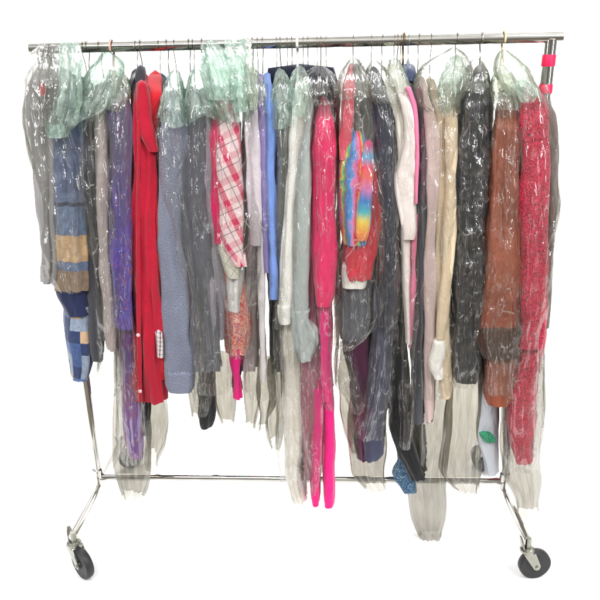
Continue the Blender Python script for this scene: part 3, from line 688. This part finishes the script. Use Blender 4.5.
# ------------------------------------------------------------------ garment bags
bag('wide clear bag on the leftmost jacket with twisted green top', [(52, 46, 64), (66, 28, 78), (80, 20, 80), (96, 21, 76), (120, 19, 74), (135, 24, 74), (160, 27, 82), (190, 33, 86), (225, 40, 88), (262, 42, 90), (284, 43, 90), (293, 52, 90)],
    yf=-.24, jag=.015, fold=.012, lam=.06, crump=.007, csc=16, cz=.7, sl=22)
bag('clear bag with tangled green shoulder left of crimson jacket', [(80, 84, 118), (110, 78, 112), (140, 72, 112), (200, 80, 116), (280, 92, 122), (340, 96, 124), (380, 98, 124), (396, 99, 122), (402, 100, 108)],
    top=[(54, 103, 112), (62, 96, 120), (70, 88, 122), (82, 82, 120), (100, 74, 118), (116, 66, 110), (124, 62, 92)], yf=-.232, fold=.01, crump=.01, sl=22)
bag('clear bag round the purple dress with long open tail', [(80, 108, 122), (100, 103, 133), (200, 107, 134), (300, 112, 136), (360, 116, 140), (395, 116, 145), (440, 117, 150), (466, 119, 149)],
    top=[(70, 110, 120), (82, 106, 127), (98, 102, 131), (112, 102, 124)], topmat=F_PALE, yf=-.228,
    tails=(([(385, 115, 145), (420, 114, 149), (455, 114, 151), (480, 116, 149), (492, 119, 146), (500, 123, 141)], -.2, .0),))
bag('loose beige film tail hanging behind the crimson jacket hem', [(380, 142, 164), (400, 143, 166), (430, 145, 168), (450, 147, 165), (464, 146, 158), (471, 148, 154)], mat=F_TAIL, yf=-.12, yb=.02, slope=False)
bag('green shouldered bag over heather sweatshirt', [(100, 158, 186), (130, 152, 188), (160, 153, 190), (195, 158, 191), (225, 168, 194), (260, 177, 197), (300, 186, 203), (340, 190, 206), (380, 191, 210), (405, 190, 214), (418, 194, 210)],
    top=[(72, 171, 178), (84, 165, 181), (100, 159, 184), (112, 155, 186), (124, 154, 187)], yf=-.232, csc=22)
bag('green shouldered bag over slate coat with ragged open hem', [(105, 184, 216), (150, 183, 218), (200, 184, 216), (260, 188, 222), (320, 190, 230), (370, 191, 234), (395, 191, 236)],
    top=[(70, 193, 199), (82, 188, 207), (96, 184, 213), (110, 182, 216), (122, 184, 216)], yf=-.228, csc=22,
    tails=(([(385, 190, 212), (400, 189, 211), (412, 191, 207), (420, 195, 202)], -.2, -.02), ([(385, 214, 236), (405, 214, 237), (418, 218, 235), (428, 224, 232)], -.21, -.03)))
bag('large green knotted bag slung over rail around pink plaid shirt', [(95, 206, 254), (120, 208, 258), (170, 211, 260), (220, 213, 264), (270, 218, 262), (310, 221, 256), (345, 224, 252), (358, 226, 248)],
    top=[(50, 205, 232), (62, 204, 244), (80, 205, 252), (98, 207, 257), (112, 210, 258), (120, 222, 250)], yf=-.238, fold=.01, crump=.009, sl=14)
for (nm, rows, mt) in (('green twist of film looped over rail at the pink plaid bag', [(38, 229, 243), (50, 227, 246), (64, 230, 246), (80, 233, 247), (98, 234, 250), (112, 238, 248)], F_GRN),
                       ('pale twist of film looped over rail right of the green twist', [(40, 242, 250), (54, 242, 251), (72, 246, 252), (94, 248, 255), (110, 250, 256)], F_PALE),
                       ('crumpled clear film knot on rail left of the green twist', [(42, 205, 214), (52, 204, 226), (66, 205, 234), (84, 208, 238), (100, 212, 236)], F_GRN),
                       ('long mint green twist hanging from rail over the leftmost bag', [(39, 60, 76), (52, 60, 82), (70, 60, 80), (90, 60, 80), (112, 54, 78), (128, 46, 72), (138, 48, 66)], F_GRN),
                       ('crumpled clear film flap over the extreme left end of the rail', [(44, 40, 64), (56, 34, 72), (76, 34, 70), (100, 40, 66), (124, 44, 60)], F_CLR)):
    t = thing('film_twist', nm, 'plastic film', base_of(rows), 'twists of film over the rail')
    loft('film', rows, mt, t, yf=-.268, yb=-.2, sl=34, vtop=rows[0][0], p=.7, seed=sd(), fold=.008, lam=.025, crump=.006, csc=30, cz=.5, slope=True, ridge=.9, res=.005)
bag('clear bag around lavender blouse with two pointed tails', [(84, 245, 268), (120, 243, 270), (200, 246, 272), (280, 243, 276), (350, 242, 276), (400, 243, 276)],
    top=[(70, 248, 256), (84, 245, 264), (104, 243, 266)], topmat=F_PALE, yf=-.224,
    tails=(([(390, 243, 260), (410, 245, 258), (424, 247, 255), (431, 248, 251)], -.2, -.04), ([(390, 258, 276), (408, 260, 276), (420, 261, 268), (431, 262, 264)], -.2, -.04)))
bag('olive film lobe hanging low beside the cream gown', [(370, 268, 284), (405, 270, 286), (430, 266, 284), (444, 267, 282), (451, 272, 278)], mat=F_TAIL, yf=-.1, yb=.0, slope=False)
bag('green shouldered bag over dark grey coat', [(95, 273, 292), (120, 274, 292), (200, 275, 290), (300, 275, 286), (350, 273, 284), (400, 272, 283)],
    top=[(70, 277, 282), (82, 274, 289), (98, 272, 293), (112, 273, 294), (124, 276, 292)], yf=-.222)
bag('pale bag around ivory sweater and cream gown ending below the rail', [(90, 290, 310), (130, 286, 308), (200, 283, 300), (300, 276, 298), (360, 275, 302), (420, 276, 312), (480, 278, 314), (500, 280, 312), (512, 286, 307)],
    top=[(68, 297, 303), (80, 292, 308), (96, 288, 311), (114, 290, 309)], topmat=F_GRN, yf=-.23)
bag('grey bag top over light grey sweatshirt with mauve tint below', [(88, 300, 320), (110, 296, 318), (200, 291, 314), (300, 290, 314), (350, 292, 320), (400, 295, 327), (450, 298, 328), (484, 303, 322), (497, 306, 316)],
    top=[(66, 316, 323), (75, 303, 332), (86, 296, 337), (98, 298, 339), (108, 306, 336)], topmat=F_CLR, yf=-.226, sl=22)
bag('clear bag round raspberry coat with slanting lower hem', [(92, 318, 334), (115, 313, 339), (200, 312, 340), (300, 312, 341), (340, 312, 342), (370, 314, 338), (400, 320, 336), (412, 328, 334)], yf=-.232, sl=22)
bag('bulging clear bag on tie dye hoodie with rounded hem', [(90, 338, 374), (120, 336, 380), (170, 336, 384), (230, 338, 386), (280, 337, 388), (310, 335, 388), (332, 334, 383), (344, 335, 370), (352, 337, 352)],
    top=[(60, 350, 357), (72, 343, 364), (86, 339, 372), (102, 337, 376)], topmat=F_DARK, yf=-.24, crump=.007, csc=24, fold=.009, sl=26)
bag('small crumpled film bag hanging under the bulging clear bag', [(348, 338, 350), (365, 334, 356), (385, 334, 361), (400, 342, 366), (410, 350, 366), (415, 354, 360)], mat=F_CLR, yf=-.2, yb=-.05, slope=False, crump=.007, csc=30)
bag('greyish bag over long navy coat with drooping olive tails', [(86, 366, 396), (110, 370, 401), (150, 373, 402), (220, 377, 401), (300, 378, 400), (360, 370, 399), (410, 362, 394), (440, 352, 388)],
    top=[(62, 372, 378), (74, 367, 387), (90, 366, 396), (108, 372, 401)], topmat=F_DARK, yf=-.228, csc=24, crump=.008,
    tails=(([(380, 338, 362), (410, 339, 364), (440, 346, 370), (452, 350, 366)], -.12, .0), ([(430, 348, 386), (455, 348, 386), (475, 350, 386), (486, 362, 384), (491, 372, 380)], -.16, -.02)))
bag('clear bag over blush blouse with pointed lower corner', [(74, 388, 402), (100, 396, 416), (140, 400, 420), (176, 391, 421), (220, 396, 421), (280, 394, 421), (340, 396, 421), (400, 396, 420), (430, 399, 414), (450, 401, 409)],
    top=[(60, 391, 397), (74, 388, 404), (92, 390, 412)], topmat=F_PALE, yf=-.226)
bag('crumpled grey green bag over mauve tunic and trench, longest tail', [(90, 412, 460), (130, 416, 461), (180, 418, 460), (250, 418, 458), (330, 416, 456), (400, 414, 456)],
    top=[(50, 449, 459), (58, 434, 468), (68, 420, 474), (84, 413, 474), (104, 414, 466), (116, 424, 460)], topmat=F_DARK, yf=-.236, csc=22, crump=.009, sl=20,
    tails=(([(390, 414, 454), (440, 411, 450), (480, 408, 446), (505, 409, 445), (525, 413, 443), (538, 419, 441), (545, 426, 438)], -.21, -.02),))
bag('mint green crumpled film piece at trench coat shoulder', [(58, 452, 462), (72, 448, 468), (88, 442, 466), (104, 440, 456), (112, 442, 450)], mat=F_GRN, yf=-.2, yb=-.1, slope=True, crump=.01, csc=26, yt=None)
bag('shiny clear bag over black leather jacket with beige lower half', [(84, 462, 488), (110, 457, 493), (160, 455, 493), (220, 453, 490), (300, 450, 488), (350, 448, 485), (388, 447, 484)],
    top=[(62, 470, 482), (74, 464, 487), (90, 458, 491)], topmat=F_DARK, yf=-.23, csc=30, crump=.009, sl=24,
    tails=(([(380, 447, 484), (420, 444, 483), (455, 442, 481), (475, 442, 480), (487, 450, 478), (493, 462, 474)], -.2, -.03),))
bag('clear bag over brown leather coat with pale green shoulder', [(92, 492, 518), (130, 490, 525), (200, 485, 525), (270, 480, 525), (330, 474, 526), (372, 478, 522), (396, 480, 519)],
    top=[(68, 498, 506), (80, 494, 514), (96, 491, 519), (112, 494, 522)], topmat=F_PALE, yf=-.232, csc=22, crump=.007)
bag('long clear bag on red knit coat, rightmost on the rail', [(86, 514, 546), (105, 515, 554), (140, 516, 560), (200, 518, 560), (260, 517, 555), (320, 512, 548), (350, 508, 546), (420, 500, 542), (474, 503, 541)],
    top=[(52, 500, 509), (60, 497, 518), (72, 495, 528), (86, 500, 536), (100, 508, 544)], topmat=F_PALE, yf=-.238, csc=20, crump=.006, sl=26,
    tails=(([(330, 520, 546), (380, 504, 544), (440, 501, 541), (480, 504, 540), (505, 515, 536), (517, 523, 531)], -.2, .0),))
bag('small emerald film patch folded on the rightmost bag shoulder', [(82, 516, 528), (90, 515, 536), (98, 519, 536), (103, 524, 530)], mat=F_GRN, yf=-.262, yb=-.235, slope=False, crump=.004)
# ------------------------------------------------------------------ hangers on the rail
HG = [(85, 'thin wire hanger over charcoal coat near left end'), (88.5, 'wire hanger just right of the leftmost charcoal coat hanger'), (101, 'wire hanger under tangled green film shoulder'),
      (142, 'wire hanger carrying the crimson jacket'), (160, 'wire hanger carrying the bright red jacket'), (168, 'wire hanger between red jacket and heather sweatshirt'), (175.5, 'wire hanger over heather sweatshirt'),
      (190, 'wire hanger left of slate coat'), (194, 'wire hanger carrying the slate coat'), (203, 'wire hanger beside the knotted green bag'), (248, 'wire hanger close right of the knotted bag'), (253, 'wire hanger carrying the lavender blouse'),
      (258, 'wire hanger of the lilac shirt'), (263, 'wire hanger of the cornflower blue shirt'), (277, 'wire hanger left of dark grey coat'), (280.5, 'wire hanger carrying dark grey coat'), (287.5, 'wire hanger left of thick white hanger'), (292, 'wire hanger touching thick white hanger'),
      (303.5, 'wire hanger right of thick white hanger'), (308, 'wire hanger carrying light grey sweatshirt'), (317, 'wire hanger over grey bag shoulder'), (321, 'wire hanger in front of navy blazer right part'), (326, 'silver wire hanger carrying raspberry coat'),
      (353, 'lone silver hanger above coral cardigan'), (371, 'wire hanger carrying the long navy coat'), (382, 'wire hanger just right of the long navy coat hanger'), (394, 'wire hanger over cream jacket'), (397, 'wire hanger over blush blouse'), (400.5, 'wire hanger of the pink trimmed blouse'),
      (418, 'wire hanger between blush blouse and trench bag'), (430, 'silver wire hanger above the mauve tunic'), (455.5, 'silver wire hanger carrying beige trench')]
for i, (u, lb) in enumerate(HG):
    hanger(u, lb, neck=74 if u > 240 else 80, side=1 if i % 3 else -1, r=.0013+.0004*(i % 2), frame=.12, drop=.055, tilt=random.Random(i).uniform(-.004, .004))
hanger(403, 'dark bronze thick hook hanger over blush blouse', mat=solid('bronze', (110, 92, 60), .3, .8), r=.0032, neck=66, frame=.12, drop=.06)
hanger(113, 'copper coloured plastic hanger at the purple dress', mat=solid('salmon_plastic', (214, 166, 150), .35), r=.0036, neck=70, frame=.13, drop=.06, group=None)
hanger(297.5, 'thick white plastic hanger mid rail', mat=WHITEP, r=.0040, neck=74, frame=.13, drop=.06, group=None)
hanger(502, 'thick cream plastic hanger at the right end', mat=CREAMP, r=.0034, neck=58, frame=.15, drop=.07, group=None)
hanger(480, 'steel hook hanger with black moulded shoulder above leather jacket', mat=CHROME, r=.0024, neck=66, frame=.15, drop=.07, base=BLACKP, group=None)
hb = [o for o in C.objects if o.name.startswith('hanger')][-1]
def hump(root, u, v, w, h, mat, y=-.02):
    c = P(u, v, y); V, Fc = [], []; n = 20; m = 10
    for i in range(m+1):
        a = math.pi*i/m
        for j in range(n):
            b = 2*math.pi*j/n; V.append((c.x+w*math.sin(a)*math.cos(b), y+.1*math.sin(a)*math.sin(b), c.z+h*math.cos(a)-abs(math.sin(a)*math.sin(b))*.03))
    for i in range(m):
        for j in range(n):
            k = (j+1) % n; Fc.append((i*n+j, (i+1)*n+j, (i+1)*n+k, i*n+k))
    mesh_obj('shoulder_piece', V, Fc, mat, root)
hump(hb, 480.5, 73, .021, .024, BLACKP)
for (u, v, lb) in ((137, 76, 'black plastic hanger with broad shoulder left of the crimson jacket'), (408, 68, 'navy plastic hanger shoulder left of the trench bag')):
    m_ = BLACKP if u < 200 else solid('navy_plastic', (44, 56, 90), .4)
    h_ = hanger(u, lb, mat=CHROME, r=.0016, neck=v-6, frame=.12, drop=.05, base=m_, group=None)
    hump(h_, u, v+1, .016 if u < 200 else .022, .016, m_)
# ------------------------------------------------------------------ world, lamps, render
w = bpy.data.worlds.new('World'); S.world = w; w.use_nodes = True
nt = w.node_tree; nt.nodes.clear()
o = nt.nodes.new('ShaderNodeOutputWorld'); bg = nt.nodes.new('ShaderNodeBackground'); nt.links.new(bg.outputs[0], o.inputs[0])
tc = nt.nodes.new('ShaderNodeTexCoord'); sp = nt.nodes.new('ShaderNodeSeparateXYZ'); nt.links.new(tc.outputs['Generated'], sp.inputs[0])
rp = nt.nodes.new('ShaderNodeValToRGB'); nt.links.new(sp.outputs[2], rp.inputs[0])
e = rp.color_ramp.elements; e[0].position = 0; e[0].color = (.4, .39, .38, 1); e[1].position = .2; e[1].color = (.5, .5, .49, 1)
for p_, c_ in ((.45, .8), (.75, 1.25)):
    x_ = rp.color_ramp.elements.new(p_); x_.color = (c_, c_, c_*.98, 1)
nz_ = nt.nodes.new('ShaderNodeTexNoise'); nz_.inputs['Scale'].default_value = 2.6; nz_.inputs['Detail'].default_value = 2; nt.links.new(tc.outputs['Generated'], nz_.inputs['Vector'])
r2 = nt.nodes.new('ShaderNodeValToRGB'); nt.links.new(nz_.outputs[0], r2.inputs[0])
r2.color_ramp.elements[0].position = .42; r2.color_ramp.elements[0].color = (.5, .5, .5, 1); r2.color_ramp.elements[1].position = .6; r2.color_ramp.elements[1].color = (1.5, 1.5, 1.5, 1)
mx_ = nt.nodes.new('ShaderNodeMix'); mx_.data_type = 'RGBA'; mx_.blend_type = 'MULTIPLY'; mx_.inputs[0].default_value = 1
nt.links.new(rp.outputs[0], mx_.inputs[6]); nt.links.new(r2.outputs[0], mx_.inputs[7])
nt.links.new(mx_.outputs[2], bg.inputs[0]); bg.inputs[1].default_value = 1.0
def area(name, loc, target, sx, sy, power, col=(1, 1, 1)):
    l = bpy.data.lights.new(name, 'AREA'); l.shape = 'RECTANGLE'; l.size = sx; l.size_y = sy; l.energy = power; l.color = col
    ob = bpy.data.objects.new(name, l); C.objects.link(ob); ob.location = loc
    ob.rotation_euler = (Vector(target)-Vector(loc)).to_track_quat('-Z', 'Y').to_euler(); return ob
area('added_key_front', (-.9, -2.4, 3.0), (0, 0, .9), 1.3, .2, 60)  # unseen lamp added to light the fronts and put highlights on film
area('added_key_side', (1.5, -1.8, 3.0), (0, 0, .9), .2, 1.3, 52)  # second unseen overhead source, added for more front light and glints
area('glint_strip_right', (2.3, -1.7, 1.7), (0, -.2, 1.0), .12, 1.4, 16)  # added tall strip out of view, for upright glints on the film
area('glint_strip_left', (-2.4, -1.7, 1.7), (0, -.2, 1.0), .12, 1.4, 16)  # matching added strip on the left, out of view
b1 = area('backdrop_fill', (0, 1.9, 3.6), (0, 3.2, .6), 5, .4, 105); b1.data.spread = math.radians(120)  # added fill that lifts the backdrop wall to plain white
b2 = area('floor_fill', (0, 1.9, 3.4), (0, 1.6, 0), 5, .4, 112); b2.data.spread = math.radians(105)  # added overhead fill that whitens the paper behind and under the rack
S.render.engine = 'CYCLES'
cy = S.cycles; cy.transparent_max_bounces = 32; cy.max_bounces = 5; cy.diffuse_bounces = 3; cy.glossy_bounces = 2; cy.sample_clamp_indirect = 4; cy.caustics_reflective = False; cy.caustics_refractive = False
S.view_settings.view_transform = 'Standard'; S.view_settings.look = 'None'; S.view_settings.exposure = 0; S.view_settings.gamma = 1
for ob in C.objects:
    if '_w' in ob: del ob['_w']
